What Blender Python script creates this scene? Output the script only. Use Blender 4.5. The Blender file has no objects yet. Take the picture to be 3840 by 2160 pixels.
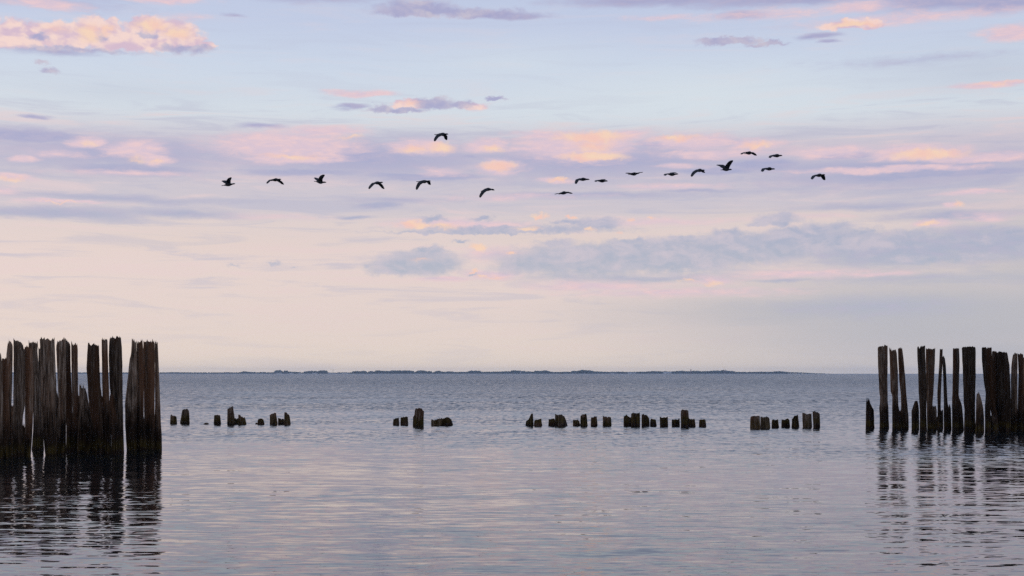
import bpy, bmesh, math, random
import numpy as np
from mathutils import Vector

random.seed(7)
rng = np.random.default_rng(11)
scene = bpy.context.scene
COL = scene.collection

# ------------------------------------------------------------------ camera
PW, PH = 3840.0, 2160.0          # the photograph's own pixel grid
FPX = 5333.3                     # 50 mm on a 36 mm sensor
HOR = 1400.0                     # row of the sea horizon
EYE = 1.45                       # eye height above the water, metres
cam_data = bpy.data.cameras.new("camera")
cam = bpy.data.objects.new("camera", cam_data)
COL.objects.link(cam)
cam.location = (0.0, 0.0, EYE)
cam.rotation_euler = (math.radians(90), 0, 0)
cam_data.sensor_width = 36.0
cam_data.lens = 50.0
cam_data.shift_y = (HOR - PH / 2) / PW
cam_data.clip_start = 0.1
cam_data.clip_end = 60000
scene.camera = cam

# ------------------------------------------------------------------ exposure
scene.view_settings.view_transform = 'Standard'
scene.view_settings.look = 'None'
scene.view_settings.exposure = 0.0
scene.view_settings.gamma = 1.0
scene.view_settings.use_curve_mapping = False
scene.render.engine = 'CYCLES'
scene.cycles.use_denoising = False
scene.cycles.max_bounces = 6
scene.cycles.volume_bounces = 1
scene.cycles.sample_clamp_indirect = 6.0

# ------------------------------------------------------------------ sun
SUN_AZ, SUN_EL = math.radians(-52), math.radians(4)
sun_data = bpy.data.lights.new("sun", 'SUN')
sun_data.energy = 0.5
sun_data.angle = math.radians(4)
sun_data.color = (1.0, 0.66, 0.42)
sun = bpy.data.objects.new("sun", sun_data)
COL.objects.link(sun)
to_sun = Vector((math.sin(SUN_AZ) * math.cos(SUN_EL), math.cos(SUN_AZ) * math.cos(SUN_EL), math.sin(SUN_EL)))
sun.rotation_euler = to_sun.to_track_quat('Z', 'Y').to_euler()
sun.location = (-30, 20, 20)


def srgb(r, g, b, a=1.0):
    def f(c):
        c /= 255.0
        return c / 12.92 if c <= 0.04045 else ((c + 0.055) / 1.055) ** 2.4
    return (f(r), f(g), f(b), a)


class Nodes:
    """small helper for building node trees"""
    def __init__(self, tree):
        self.t = tree
        tree.nodes.clear()

    def n(self, typ, **kw):
        nd = self.t.nodes.new(typ)
        for k, v in kw.items():
            setattr(nd, k, v)
        return nd

    def put(self, sock, v):
        if isinstance(v, bpy.types.NodeSocket):
            self.t.links.new(v, sock)
        elif v is not None:
            sock.default_value = v

    def math(self, op, a, b=None, c=None, clamp=False):
        nd = self.n('ShaderNodeMath', operation=op, use_clamp=clamp)
        for i, v in enumerate((a, b, c)):
            self.put(nd.inputs[i], v)
        return nd.outputs[0]

    def vec(self, op, a, b=None, c=None, out=0):
        nd = self.n('ShaderNodeVectorMath', operation=op)
        for i, v in enumerate((a, b, c)):
            if v is not None:
                self.put(nd.inputs[i], v)
        return nd.outputs[out]

    def comb(self, x, y, z):
        nd = self.n('ShaderNodeCombineXYZ')
        for i, v in enumerate((x, y, z)):
            self.put(nd.inputs[i], v)
        return nd.outputs[0]

    def sep(self, v):
        nd = self.n('ShaderNodeSeparateXYZ')
        self.put(nd.inputs[0], v)
        return nd.outputs

    def noise(self, v, scale=1.0, detail=4.0, rough=0.55, dist=0.0, col=False):
        nd = self.n('ShaderNodeTexNoise', noise_dimensions='3D')
        self.put(nd.inputs['Vector'], v)
        nd.inputs['Scale'].default_value = scale
        nd.inputs['Detail'].default_value = detail
        nd.inputs['Roughness'].default_value = rough
        nd.inputs['Distortion'].default_value = dist
        return nd.outputs['Color' if col else 'Fac']

    def rng(self, v, a, b, c=0.0, d=1.0, smooth=True):
        nd = self.n('ShaderNodeMapRange', interpolation_type='SMOOTHSTEP' if smooth else 'LINEAR')
        nd.clamp = True if not smooth else nd.clamp
        self.put(nd.inputs['Value'], v)
        for k, x in zip(('From Min', 'From Max', 'To Min', 'To Max'), (a, b, c, d)):
            self.put(nd.inputs[k], x)
        return nd.outputs['Result']

    def mix(self, f, a, b):
        nd = self.n('ShaderNodeMix', data_type='RGBA')
        self.put(nd.inputs[0], f)
        self.put(nd.inputs[6], a)
        self.put(nd.inputs[7], b)
        return nd.outputs[2]

    def ramp(self, f, stops):
        nd = self.n('ShaderNodeValToRGB')
        self.put(nd.inputs[0], f)
        el = nd.color_ramp.elements
        while len(el) < len(stops):
            el.new(0.5)
        for e, (p, c) in zip(el, stops):
            e.position = p
            e.color = c
        return nd.outputs[0]


# ------------------------------------------------------------------ world: dusk sky with sunset clouds
KS = 3577.0          # sky unit: one radian = 3577 units


def sky_uv(x, y):
    """a direction in the sky, (bearing, altitude), for a spot of the 2576-wide overview"""
    s = PW / 2576.0
    d = Vector(((x * s - PW / 2) / FPX, 1.0, (HOR - y * s) / FPX)).normalized()
    return math.atan2(d.x, d.y) * KS, math.asin(d.z) * KS


world = bpy.data.worlds.new("World")
scene.world = world
world.use_nodes = True
W = Nodes(world.node_tree)
tc = W.n('ShaderNodeTexCoord')
dxyz = W.sep(tc.outputs['Generated'])
U = W.math('MULTIPLY', W.math('ARCTAN2', dxyz[0], dxyz[1]), KS)
V = W.math('MULTIPLY', W.math('ARCSINE', dxyz[2]), KS)
P = W.comb(U, V, 0.0)

# wind-drawn (streaky) and billowing distortions of the cloud outlines
nst = W.noise(W.vec('MULTIPLY', P, (1 / 150, 1 / 42, 1)), 1.0, 5.0, 0.6, 0.3, col=True)
wst = W.sep(W.vec('MULTIPLY', W.vec('SUBTRACT', nst, (0.5, 0.5, 0.5)), (130, 30, 0)))
vs = W.math('ADD', V, wst[1])
PS = W.comb(W.math('ADD', U, wst[0]), vs, vs)
nbl = W.noise(W.vec('ADD', W.vec('MULTIPLY', P, (1 / 34, 1 / 24, 1)), (31, 17, 5)), 1.0, 5.0, 0.62, 0.0, col=True)
wbl = W.sep(W.vec('MULTIPLY', W.vec('SUBTRACT', nbl, (0.5, 0.5, 0.5)), (60, 34, 0)))
vb = W.math('ADD', V, wbl[1])
PB = W.comb(W.math('ADD', U, wbl[0]), vb, vb)
# fine texture shared by all layers
nfine = W.noise(W.vec('MULTIPLY', P, (1 / 60, 1 / 15, 1)), 1.0, 6.0, 0.65, 0.4)
nbig = W.noise(W.vec('ADD', W.vec('MULTIPLY', P, (1 / 85, 1 / 40, 1)), (7, 13, 4)), 1.0, 7.0, 0.62, 0.5)
PBL = W.vec('ADD', W.vec('MULTIPLY', P, (1 / 46, 1 / 30, 1)), (3, 71, 9))
nbil = W.noise(PBL, 1.0, 5.0, 0.6, 0.3)
# billows are lit from above on the sunward side and shaded below
nup = W.noise(W.vec('ADD', PBL, (0.2, 0.4, 0)), 1.0, 2.5, 0.5, 0.3)
nat = W.noise(PBL, 1.0, 2.5, 0.5, 0.3)
lit = W.rng(W.math('SUBTRACT', nat, nup), -0.16, 0.16)


# cloud tables: (x, y, half width, height above, depth below[, weight]) per cloud lens, in bearings of the
# 2576-wide overview. LS lavender veils, PK pink lit cloud, CUM heaped cloud, LC crisp shaded cloud, OR peach highlights
LS = [
    (300, 385, 560, 65, 75, .6), (900, 400, 620, 75, 70, .65), (1500, 405, 700, 75, 80, .62), (2250, 425, 620, 55, 80, .65),
    (60, 340, 200, 24, 26, .95), (330, 425, 260, 24, 26, .8), (650, 318, 80, 12, 10, .7), (900, 395, 190, 24, 32, .95),
    (760, 432, 260, 13, 15, .8), (1060, 442, 220, 16, 15, .9), (1800, 430, 160, 18, 20, .9), (1915, 412, 130, 20, 28, 1.0),
    (2300, 440, 330, 18, 18, .95), (1880, 360, 80, 11, 11, .8), (1660, 362, 90, 16, 12, .8), (2130, 392, 130, 10, 10, .8),
    (2450, 432, 220, 16, 14, .9), (1180, 395, 60, 9, 9, .6), (1440, 420, 160, 12, 14, .7), (300, 500, 420, 14, 14, .55),
    (120, 538, 360, 28, 20, .75), (460, 540, 220, 20, 18, .6), (1000, 505, 200, 14, 14, .5), (1500, 490, 420, 12, 14, .5),
    (2200, 520, 300, 14, 14, .5), (2400, 540, 240, 20, 22, .6), (1750, 480, 200, 8, 8, .6),
    (1650, -2, 330, 24, 24, .85), (2020, -8, 460, 28, 28, .9), (2420, -5, 300, 26, 40, 1.0), (2560, 0, 200, 30, 36, 1.0),
    (100, 0, 300, 30, 25, .4), (750, -6, 300, 20, 18, .5), (120, 122, 170, 10, 14, .7), (95, 298, 52, 8, 7, .75), (580, 40, 40, 9, 6, .5),
    (1870, 38, 64, 18, 14, .8), (2050, 93, 74, 13, 11, .85), (2085, 107, 34, 7, 6, .7), (880, 268, 64, 11, 10, .8),
    (2250, 625, 380, 48, 66, .9), (2480, 610, 260, 60, 60, .85), (2000, 605, 220, 40, 36, .8),
    (1600, 700, 420, 12, 16, .55), (2300, 700, 420, 16, 20, .4), (1980, 705, 120, 9, 9, .6), (2200, 770, 330, 36, 44, .5),
    (1300, 40, 110, 14, 9, .8), (2320, 150, 300, 16, 16, .3), (950, 518, 90, 14, 9, .85), (890, 546, 70, 7, 7, .7),
]

PK = [
    (215, 360, 55, 22, 18), (350, 378, 105, 30, 26), (395, 402, 52, 18, 20), (60, 397, 55, 13, 11, .8), (150, 388, 110, 16, 12, .5),
    (25, 447, 80, 13, 13, .9), (330, 436, 220, 8, 8, .5), (720, 368, 240, 50, 48, .95), (800, 332, 150, 22, 18, .8), (730, 400, 180, 15, 13, .95),
    (1060, 372, 115, 26, 24), (1230, 368, 65, 26, 22, .9), (1255, 418, 75, 24, 26, .95), (1330, 375, 110, 14, 14, .6), (1110, 432, 70, 14, 10, .5),
    (1450, 368, 200, 46, 50), (1380, 340, 140, 16, 16, .7), (1570, 342, 100, 18, 18, .8), (1740, 358, 150, 26, 28, .9),
    (1895, 364, 90, 22, 18, .9), (1405, 453, 66, 12, 11, .9), (1715, 417, 75, 8, 8, .7), (2320, 385, 170, 24, 26, 1.0), (2470, 398, 190, 18, 13, .8),
    (2100, 383, 150, 22, 18, .7), (2230, 426, 310, 10, 10, .85), (1790, 388, 190, 15, 15, .7), (1690, 470, 190, 10, 9, .6), (2450, 485, 110, 8, 8, .75),
    (2412, 516, 34, 9, 8, .9), (150, 508, 130, 6, 5, .9), (20, 480, 50, 10, 10, .6), (1300, 495, 260, 10, 10, .4), (700, 545, 160, 10, 10, .3),
    (110, 10, 120, 18, 16, .75), (420, -2, 130, 18, 16, .8), (470, 45, 60, 14, 12, .4), (1950, 34, 300, 16, 18, .42), (2300, 46, 360, 22, 18, .5),
    (2540, 82, 95, 24, 24, .95), (2160, 18, 130, 22, 18, .7), (2510, 212, 125, 11, 11, 1.0), (1680, 45, 140, 10, 10, .4),
    (908, 234, 110, 13, 11, .85), (1195, 268, 55, 11, 11, .7), (1150, 566, 230, 20, 18, .85), (1650, 560, 300, 16, 14, .45), (2340, 560, 55, 16, 14, .9),
    (1250, 640, 110, 24, 20, .55), (1230, 690, 90, 16, 18, .8), (1120, 702, 90, 7, 7, .8), (1790, 706, 90, 20, 22, .65), (1700, 735, 400, 14, 14, .5),
    (2020, 690, 240, 16, 14, .55), (2200, 690, 120, 8, 8, .5), (1500, 720, 260, 18, 18, .55), (2480, 545, 90, 16, 14, .5), (2050, 545, 120, 10, 10, .35),
]

CUM = [
    (40, 88, 110, 42, 32), (160, 84, 110, 32, 42), (245, 72, 72, 34, 48), (215, 70, 38, 24, 30), (275, 64, 34, 22, 30), (400, 82, 118, 42, 46), (365, 66, 50, 32, 30),
    (310, 98, 170, 26, 34), (455, 100, 70, 28, 24), (520, 116, 30, 12, 10), (-120, 92, 160, 36, 34), (2145, 62, 92, 17, 15), (1032, 262, 58, 15, 12, .9),
    (1190, 266, 46, 10, 10, .7),
]

LC = [
    (1050, 27, 150, 34, 19), (1190, 34, 180, 20, 14), (1830, 103, 104, 12, 13), (1925, 110, 70, 6, 7, .8), (1092, 262, 72, 20, 18), (1150, 264, 60, 13, 12, .8),
    (1000, 276, 100, 8, 9, .9), (960, 272, 40, 12, 10, .8), (1248, 247, 28, 9, 7), (125, 178, 28, 12, 9, .75), (108, 157, 22, 6, 5, .5),
    (98, 92, 32, 11, 10, .8), (374, 91, 36, 10, 10, .9), (470, 122, 90, 12, 14, .8), (518, 121, 30, 9, 9, .7), (262, 92, 22, 9, 12, .6), (200, 124, 200, 8, 10, .55),
    (1300, 578, 360, 14, 12, .8), (1500, 562, 84, 20, 24, .85), (1090, 552, 50, 10, 10, .7), (1215, 550, 46, 10, 9, .7), (1430, 560, 70, 12, 14, .8), (1180, 584, 300, 6, 6, .8),
    (1055, 665, 150, 40, 36, .95), (1010, 680, 120, 20, 18, .8), (1480, 652, 290, 50, 60, 1.0), (1660, 642, 320, 48, 60, 1.15), (1870, 624, 230, 42, 52, 1.1), (1330, 668, 130, 26, 30, .7),
    (1830, 590, 64, 18, 16, .9), (1985, 586, 56, 24, 18, .9), (2050, 576, 64, 22, 18, .8), (2180, 588, 66, 22, 16, .75), (2300, 592, 76, 22, 16, .7), (1720, 604, 66, 14, 14, .9),
    (1590, 606, 90, 12, 14, .9), (1080, 634, 66, 20, 16, .9), (1400, 612, 70, 14, 14, .7), (1960, 546, 34, 18, 12, .9),
    (2060, 606, 190, 44, 36, .8), (1160, 606, 36, 7, 7, .7), (1955, 556, 70, 26, 15), (1908, 564, 36, 8, 7, .8), (2108, 570, 50, 18, 14, .6),
    (2480, 572, 30, 8, 8, .6), (2545, 582, 42, 12, 10, .7), (2570, 622, 30, 12, 10, .8), (2250, 612, 130, 18, 16, .5), (2420, 600, 130, 16, 14, .4),
    (692, 662, 28, 9, 8, .6), (590, 668, 22, 5, 5, .45), (742, 674, 15, 5, 4, .45), (930, 668, 24, 14, 12, .5), (1190, 690, 26, 6, 6, .6), (2360, 650, 260, 14, 18, .6),
]

OR = [
    (225, 82, 44, 32, 30, .8), (380, 66, 58, 24, 18, .85), (445, 84, 54, 22, 22, .8), (268, 74, 24, 18, 26, .7), (140, 76, 60, 18, 14, .45), (2150, 60, 90, 12, 10, .9), (1032, 260, 40, 11, 9, .6),
    (1490, 345, 130, 22, 22, .9), (1490, 368, 80, 22, 22, .7), (1490, 396, 110, 17, 13, 1.0), (1250, 418, 64, 18, 18, .9), (1110, 372, 60, 17, 17, .7), (1040, 374, 60, 17, 15, .65),
    (1240, 372, 34, 14, 12, .7), (1700, 348, 90, 12, 12, .7), (1900, 364, 60, 16, 14, .7), (2335, 388, 130, 17, 18, .85), (2510, 210, 100, 8, 8, .5), (1408, 453, 40, 9, 8, .8),
    (1040, 566, 62, 14, 12, .95), (1352, 545, 27, 13, 9, 1.0), (1440, 547, 20, 6, 5, .9), (1485, 578, 18, 9, 9, .7), (1205, 621, 36, 12, 9, .95), (1290, 634, 20, 8, 7, .8),
    (1330, 574, 50, 8, 8, .6), (1120, 570, 70, 10, 10, .6), (1190, 683, 11, 8, 7, .8), (1215, 692, 20, 5, 5, .7), (2340, 562, 38, 11, 10, .8), (1240, 697, 60, 6, 6, .5), (1060, 652, 46, 9, 9, .4),
    (730, 396, 130, 10, 9, .55), (880, 345, 50, 10, 10, .5), (150, 507, 80, 4, 4, .5), (30, 449, 50, 9, 9, .55), (220, 360, 30, 12, 10, .45), (345, 400, 40, 16, 12, .45), (395, 408, 24, 10, 9, .6),
    (1640, 550, 20, 6, 5, .6), (1590, 552, 16, 6, 5, .6), (1730, 703, 30, 6, 6, .6), (1790, 715, 40, 9, 9, .5), (2412, 514, 30, 7, 6, .6), (1560, 585, 16, 7, 7, .5),
]
BRT = [(1750, 240, 700, 130, 110, 0.8), (1300, 160, 500, 120, 80, 0.5)]
COOL = [(2500, 180, 500, 130, 90, 0.6), (300, 230, 500, 60, 70, 0.45)]
GREY = [(2420, 800, 1150, 200, 240, 1.0), (2100, 780, 900, 90, 130, .9), (2500, 880, 700, 120, 80, .9), (2900, 700, 800, 300, 300, 1.0)]
WARM = [(1500, 600, 700, 60, 60, .6), (500, 610, 700, 70, 60, .55), (2000, 545, 500, 40, 40, .6)]


def vpos(v):
    return (v / 5620.0) ** 0.5


# clear-sky gradient behind the clouds
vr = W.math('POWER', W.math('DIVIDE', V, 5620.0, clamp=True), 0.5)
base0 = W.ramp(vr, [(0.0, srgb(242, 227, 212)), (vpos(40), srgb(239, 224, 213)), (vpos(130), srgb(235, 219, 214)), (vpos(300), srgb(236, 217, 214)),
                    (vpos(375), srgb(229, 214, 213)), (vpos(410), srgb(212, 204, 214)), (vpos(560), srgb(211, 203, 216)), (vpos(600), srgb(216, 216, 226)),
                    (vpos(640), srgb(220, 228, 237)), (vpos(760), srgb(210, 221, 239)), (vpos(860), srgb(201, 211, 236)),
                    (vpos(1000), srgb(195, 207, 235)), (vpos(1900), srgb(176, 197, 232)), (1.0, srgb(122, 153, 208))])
wisp = W.noise(W.vec('ADD', W.vec('MULTIPLY', P, (1 / 330, 1 / 30, 1)), (2, 47, 3)), 1.0, 6.0, 0.6, 0.7)
belt = W.math('MULTIPLY', W.rng(V, 60, 300, 0.3, 1.0), W.rng(V, 590, 720, 1.0, 0.25))
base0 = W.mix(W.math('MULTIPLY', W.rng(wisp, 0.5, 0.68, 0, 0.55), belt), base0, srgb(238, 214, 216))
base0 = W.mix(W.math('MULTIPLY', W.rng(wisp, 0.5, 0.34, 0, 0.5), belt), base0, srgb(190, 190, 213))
lcol0 = W.mix(W.rng(V, 200, 620), srgb(182, 188, 207), srgb(174, 175, 211))
lcol0 = W.mix(W.rng(nfine, 0.35, 0.7, 0, 0.5), lcol0, srgb(200, 190, 212))
pcol0 = W.mix(W.rng(nfine, 0.38, 0.68), srgb(226, 203, 218), srgb(243, 210, 214))
ccol0 = W.mix(lit, srgb(221, 193, 212), srgb(253, 222, 214))
kcol0 = W.mix(W.rng(V, 150, 700), srgb(181, 189, 206), srgb(173, 172, 209))
kcol0 = W.mix(W.rng(nbig, 0.42, 0.66, 0, 0.8), kcol0, srgb(210, 201, 214))
kcol0 = W.mix(W.math('MULTIPLY', lit, 0.26), kcol0, srgb(222, 208, 218))
ocol0 = W.mix(W.rng(nbig, 0.35, 0.65), srgb(253, 206, 194), srgb(255, 221, 194))
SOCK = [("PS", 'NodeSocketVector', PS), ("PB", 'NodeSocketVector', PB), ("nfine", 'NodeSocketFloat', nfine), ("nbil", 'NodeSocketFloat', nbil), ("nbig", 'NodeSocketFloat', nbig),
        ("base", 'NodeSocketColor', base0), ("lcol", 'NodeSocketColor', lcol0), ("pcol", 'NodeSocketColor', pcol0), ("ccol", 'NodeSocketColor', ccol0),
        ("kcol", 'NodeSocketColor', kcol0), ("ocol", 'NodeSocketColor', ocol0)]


def sky_sector(u0, u1, v0, v1):
    """node group for one sector of the sky, holding only the clouds that reach into it"""
    g = bpy.data.node_groups.new("sky_sector", 'ShaderNodeTree')
    for nm, ty, _ in SOCK:
        g.interface.new_socket(nm, in_out='INPUT', socket_type=ty)
    g.interface.new_socket("Shader", in_out='OUTPUT', socket_type='NodeSocketShader')
    G = Nodes(g)
    gi = G.n('NodeGroupInput')
    I = {nm: gi.outputs[i] for i, (nm, _, _) in enumerate(SOCK)}

    def field(blobs, coord, amp, mu, mv):
        out = None
        for bl in blobs:
            x, y, rx, ru, rd = bl[:5]
            w = bl[5] if len(bl) > 5 else 1.0
            u, v = sky_uv(x, y)
            k = 1.0 + 0.4 * amp / w
            if u + rx * k + mu < u0 or u - rx * k - mu > u1 or v + ru * k + mv < v0 or v - rd * k - mv > v1:
                continue
            s = Vector((1 / rx, 1 / ru, -1 / rd))
            q = G.vec('MULTIPLY_ADD', I[coord], tuple(s), (-u * s.x, -v * s.y, -v * s.z))
            q = G.vec('MAXIMUM', q, (-1e6, 0, 0))
            f = G.math('MULTIPLY_ADD', G.vec('LENGTH', q, out=1), -w, w)
            out = f if out is None else G.math('MAXIMUM', out, f)
        return out

    def layer(c, blobs, coord, noise, amp, lo, hi, gain, col):
        f = field(blobs, coord, amp, 60 if coord == "PS" else 24, 16)
        if f is None:
            return c
        if noise:
            f = G.math('MULTIPLY_ADD', G.math('SUBTRACT', I[noise], 0.5), amp, f)
        return G.mix(G.rng(f, lo, hi, 0, gain), c, col)

    c = I["base"]
    c = layer(c, BRT, "PS", None, 0, 0, 1, 0.75, srgb(224, 233, 240))
    c = layer(c, COOL, "PS", None, 0, 0, 1, 0.8, srgb(196, 203, 220))
    c = layer(c, GREY, "PS", None, 0, 0, 0.9, 0.97, srgb(193, 193, 201))
    c = layer(c, WARM, "PS", None, 0, 0, 1, 0.8, srgb(232, 214, 207))
    c = layer(c, LS, "PS", "nfine", 0.6, -0.08, 0.65, 1.0, I["lcol"])
    c = layer(c, PK, "PS", "nfine", 0.65, -0.08, 0.6, 0.95, I["pcol"])
    c = layer(c, CUM, "PB", "nbil", 0.7, 0.0, 0.34, 0.97, I["ccol"])
    c = layer(c, LC, "PB", "nbig", 0.9, -0.04, 0.52, 0.93, I["kcol"])
    c = layer(c, OR, "PB", "nbig", 0.4, 0.02, 0.66, 0.95, I["ocol"])
    bg = G.n('ShaderNodeBackground')
    G.put(bg.inputs[0], c)
    go = G.n('NodeGroupOutput')
    g.links.new(bg.outputs[0], go.inputs[0])
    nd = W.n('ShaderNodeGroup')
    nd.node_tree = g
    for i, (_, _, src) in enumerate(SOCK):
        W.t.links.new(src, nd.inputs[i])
    return nd.outputs[0]


def either(axis, at, lo, hi):
    """shader lo below the bearing/altitude, hi above it"""
    m = W.n('ShaderNodeMixShader')
    W.put(m.inputs[0], W.math('GREATER_THAN', axis, at))
    W.t.links.new(lo, m.inputs[1])
    W.t.links.new(hi, m.inputs[2])
    return m.outputs[0]


def quarter(us, vs_):
    if len(vs_) > 2:
        k = len(vs_) // 2
        return either(V, vs_[k], quarter(us, vs_[:k + 1]), quarter(us, vs_[k:]))
    if len(us) > 2:
        k = len(us) // 2
        return either(U, us[k], quarter(us[:k + 1], vs_), quarter(us[k:], vs_))
    return sky_sector(us[0], us[1], vs_[0], vs_[1])


EDGE_U, EDGE_V = 1700.0, 1180.0
inside = quarter([-EDGE_U, -830, -420, 0, 420, 830, EDGE_U], [-10, 210, 300, 400, 480, 560, 690, 860, EDGE_V])
# the same sort of cloud goes on round the rest of the sky
gen = W.noise(W.vec('ADD', W.vec('MULTIPLY', P, (1 / 620, 1 / 130, 1)), (11, 3, 2)), 1.0, 6.0, 0.58, 0.5)
gen2 = W.noise(W.vec('ADD', W.vec('MULTIPLY', P, (1 / 420, 1 / 90, 1)), (55, 23, 8)), 1.0, 6.0, 0.6, 0.5)
low = W.rng(V, 1800, 3200, 1.0, 0.35)
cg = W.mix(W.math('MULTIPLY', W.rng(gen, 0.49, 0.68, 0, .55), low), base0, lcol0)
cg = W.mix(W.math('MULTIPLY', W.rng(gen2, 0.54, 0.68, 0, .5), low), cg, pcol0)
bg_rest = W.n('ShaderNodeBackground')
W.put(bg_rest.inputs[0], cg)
away = W.math('MAXIMUM', W.rng(W.math('ABSOLUTE', U), 1330, EDGE_U - 20), W.rng(V, 970, EDGE_V - 10))
join = W.n('ShaderNodeMixShader')
W.put(join.inputs[0], away)
W.t.links.new(inside, join.inputs[1])
W.t.links.new(bg_rest.outputs[0], join.inputs[2])
# the physical sky shows through the thin high veil everywhere
sky = W.n('ShaderNodeTexSky', sky_type='NISHITA')
sky.sun_disc = False
sky.sun_elevation = SUN_EL
sky.sun_rotation = SUN_AZ
sky.altitude = 0
sky.air_density = 1.0
sky.dust_density = 1.2
sky.ozone_density = 1.5
bg_sky = W.n('ShaderNodeBackground')
W.put(bg_sky.inputs[0], sky.outputs[0])
bg_sky.inputs[1].default_value = 0.1
mx = W.n('ShaderNodeMixShader')
mx.inputs[0].default_value = 0.90
W.t.links.new(bg_sky.outputs[0], mx.inputs[1])
W.t.links.new(join.outputs[0], mx.inputs[2])
wo = W.n('ShaderNodeOutputWorld')
W.t.links.new(mx.outputs[0], wo.inputs[0])
world.cycles.sampling_method = 'MANUAL'
world.cycles.sample_map_resolution = 512


# ------------------------------------------------------------------ helpers
def tag(o, label=None, cat=None, group=None, kind=None):
    if label:
        o['label'] = label
    if cat:
        o['category'] = cat
    if group:
        o['group'] = group
    if kind:
        o['kind'] = kind
    return o


def mesh_obj(name, verts, faces, mat, parent=None, smooth=False):
    me = bpy.data.meshes.new(name)
    me.from_pydata([tuple(v) for v in verts], [], [tuple(f) for f in faces])
    me.update()
    if mat:
        me.materials.append(mat)
    if smooth:
        me.polygons.foreach_set('use_smooth', [True] * len(me.polygons))
    o = bpy.data.objects.new(name, me)
    COL.objects.link(o)
    if parent:
        o.parent = parent
    return o


def material(name):
    m = bpy.data.materials.new(name)
    m.use_nodes = True
    N = Nodes(m.node_tree)
    b = N.n('ShaderNodeBsdfPrincipled')
    o = N.n('ShaderNodeOutputMaterial')
    N.t.links.new(b.outputs[0], o.inputs[0])
    return m, N, b


# ------------------------------------------------------------------ water
m_water, N, b = material("water")
geo = N.n('ShaderNodeNewGeometry')
pos = geo.outputs['Position']
px = N.sep(pos)
# wind is broken by the groyne: calm inside, rippled beyond, with cat's-paws
paw = N.noise(N.vec('MULTIPLY', pos, (0.045, 0.11, 0)), 1.0, 3.0, 0.5)
yy = N.math('MULTIPLY_ADD', N.math('SUBTRACT', paw, 0.5), 44.0, px[1])
yy = N.math('MULTIPLY_ADD', px[0], 0.25, yy)
wind = N.rng(yy, 16, 50)
slick = N.rng(px[1], 16, 33)
far = N.rng(N.math('LOGARITHM', N.math('MAXIMUM', yy, 1.0), 10.0), 1.52, 2.35)
rough_patch = N.rng(paw, 0.36, 0.62, 0.6, 1.2)


def slopes(scale, offs, detail, rough):
    q = N.vec('ADD', N.vec('MULTIPLY', pos, scale), offs)
    nz = N.noise(q, 1.0, detail, rough, 0.0, col=True)
    return N.vec('MULTIPLY', N.vec('SUBTRACT', nz, (0.5, 0.5, 0.5)), (2, 2, 0))


s_swell = slopes((0.12, 0.55, 0), (4, 8, 1), 2.0, 0.5)
s_rip = slopes((0.9, 4.2, 0), (14, 3, 7), 3.0, 0.6)
s_chop = slopes((3.0, 12.0, 0), (1, 33, 3), 2.0, 0.6)
a_sw = N.rng(wind, 0, 1, 0.012, 0.04, False)
a_rip = N.math('MULTIPLY', N.math('ADD', N.rng(wind, 0, 1, 0.085, 0.16, False), N.math('MULTIPLY', far, 0.15)), rough_patch)
a_chop = N.math('MULTIPLY', N.math('ADD', N.rng(wind, 0, 1, 0.13, 0.24, False), N.math('MULTIPLY', far, 0.3)), rough_patch)


def scaled(v, a):
    nd = N.n('ShaderNodeVectorMath', operation='SCALE')
    N.put(nd.inputs[0], v)
    N.put(nd.inputs['Scale'], a)
    return nd.outputs[0]


tot = N.vec('ADD', N.vec('ADD', scaled(s_swell, a_sw), scaled(s_rip, a_rip)), scaled(s_chop, a_chop))


def wavelets(sx, sy, off, amp):
    """short steep wave faces, sparse between flatter water"""
    nz = N.noise(N.vec('ADD', N.vec('MULTIPLY', pos, (sx, sy, 0)), off), 1.0, 3.0, 0.6, 0.2)
    return N.math('MULTIPLY', N.rng(nz, 0.47, 0.72), amp)


amp_a = N.math('MULTIPLY', N.math('MULTIPLY', wind, N.rng(px[1], 55, 130, 1.0, 0.0)), 0.24)
amp_b = N.math('MULTIPLY', N.math('MULTIPLY', N.rng(px[1], 40, 80), N.rng(px[1], 200, 420, 1.0, 0.3)), 0.26)
amp_c = N.math('MULTIPLY', N.rng(px[1], 110, 300), 0.26)
face = N.math('ADD', N.math('ADD', wavelets(6.5, 2.0, (3, 9, 1), amp_a), wavelets(3.0, 0.55, (17, 4, 2), amp_b)), wavelets(1.0, 0.10, (8, 2, 5), amp_c))
face = N.math('MULTIPLY', face, rough_patch)
# wind waves run ashore: their steep faces look towards the beach
lean = N.math('MULTIPLY_ADD', slick, 0.040, 0.014)
lean = N.math('ADD', N.math('MULTIPLY_ADD', wind, 0.012, lean), N.math('MULTIPLY', far, 0.11))
lean = N.comb(0.0, N.math('MULTIPLY', N.math('ADD', lean, face), -1.0), 1.0)
nrm = N.vec('NORMALIZE', N.vec('ADD', N.vec('MULTIPLY', tot, (0.6, 1, 0)), lean))
N.put(b.inputs['Normal'], nrm)
b.inputs['Base Color'].default_value = (0.004, 0.007, 0.009, 1)
b.inputs['Roughness'].default_value = 0.02
b.inputs['IOR'].default_value = 1.55
R = 5200.0
o = mesh_obj("sea_water", [(-R, -R, 0), (R, -R, 0), (R, R, 0), (-R, R, 0)], [(0, 1, 2, 3)], m_water)
tag(o, "calm dusk sea rippling out to the horizon", "sea", kind="structure")


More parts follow.
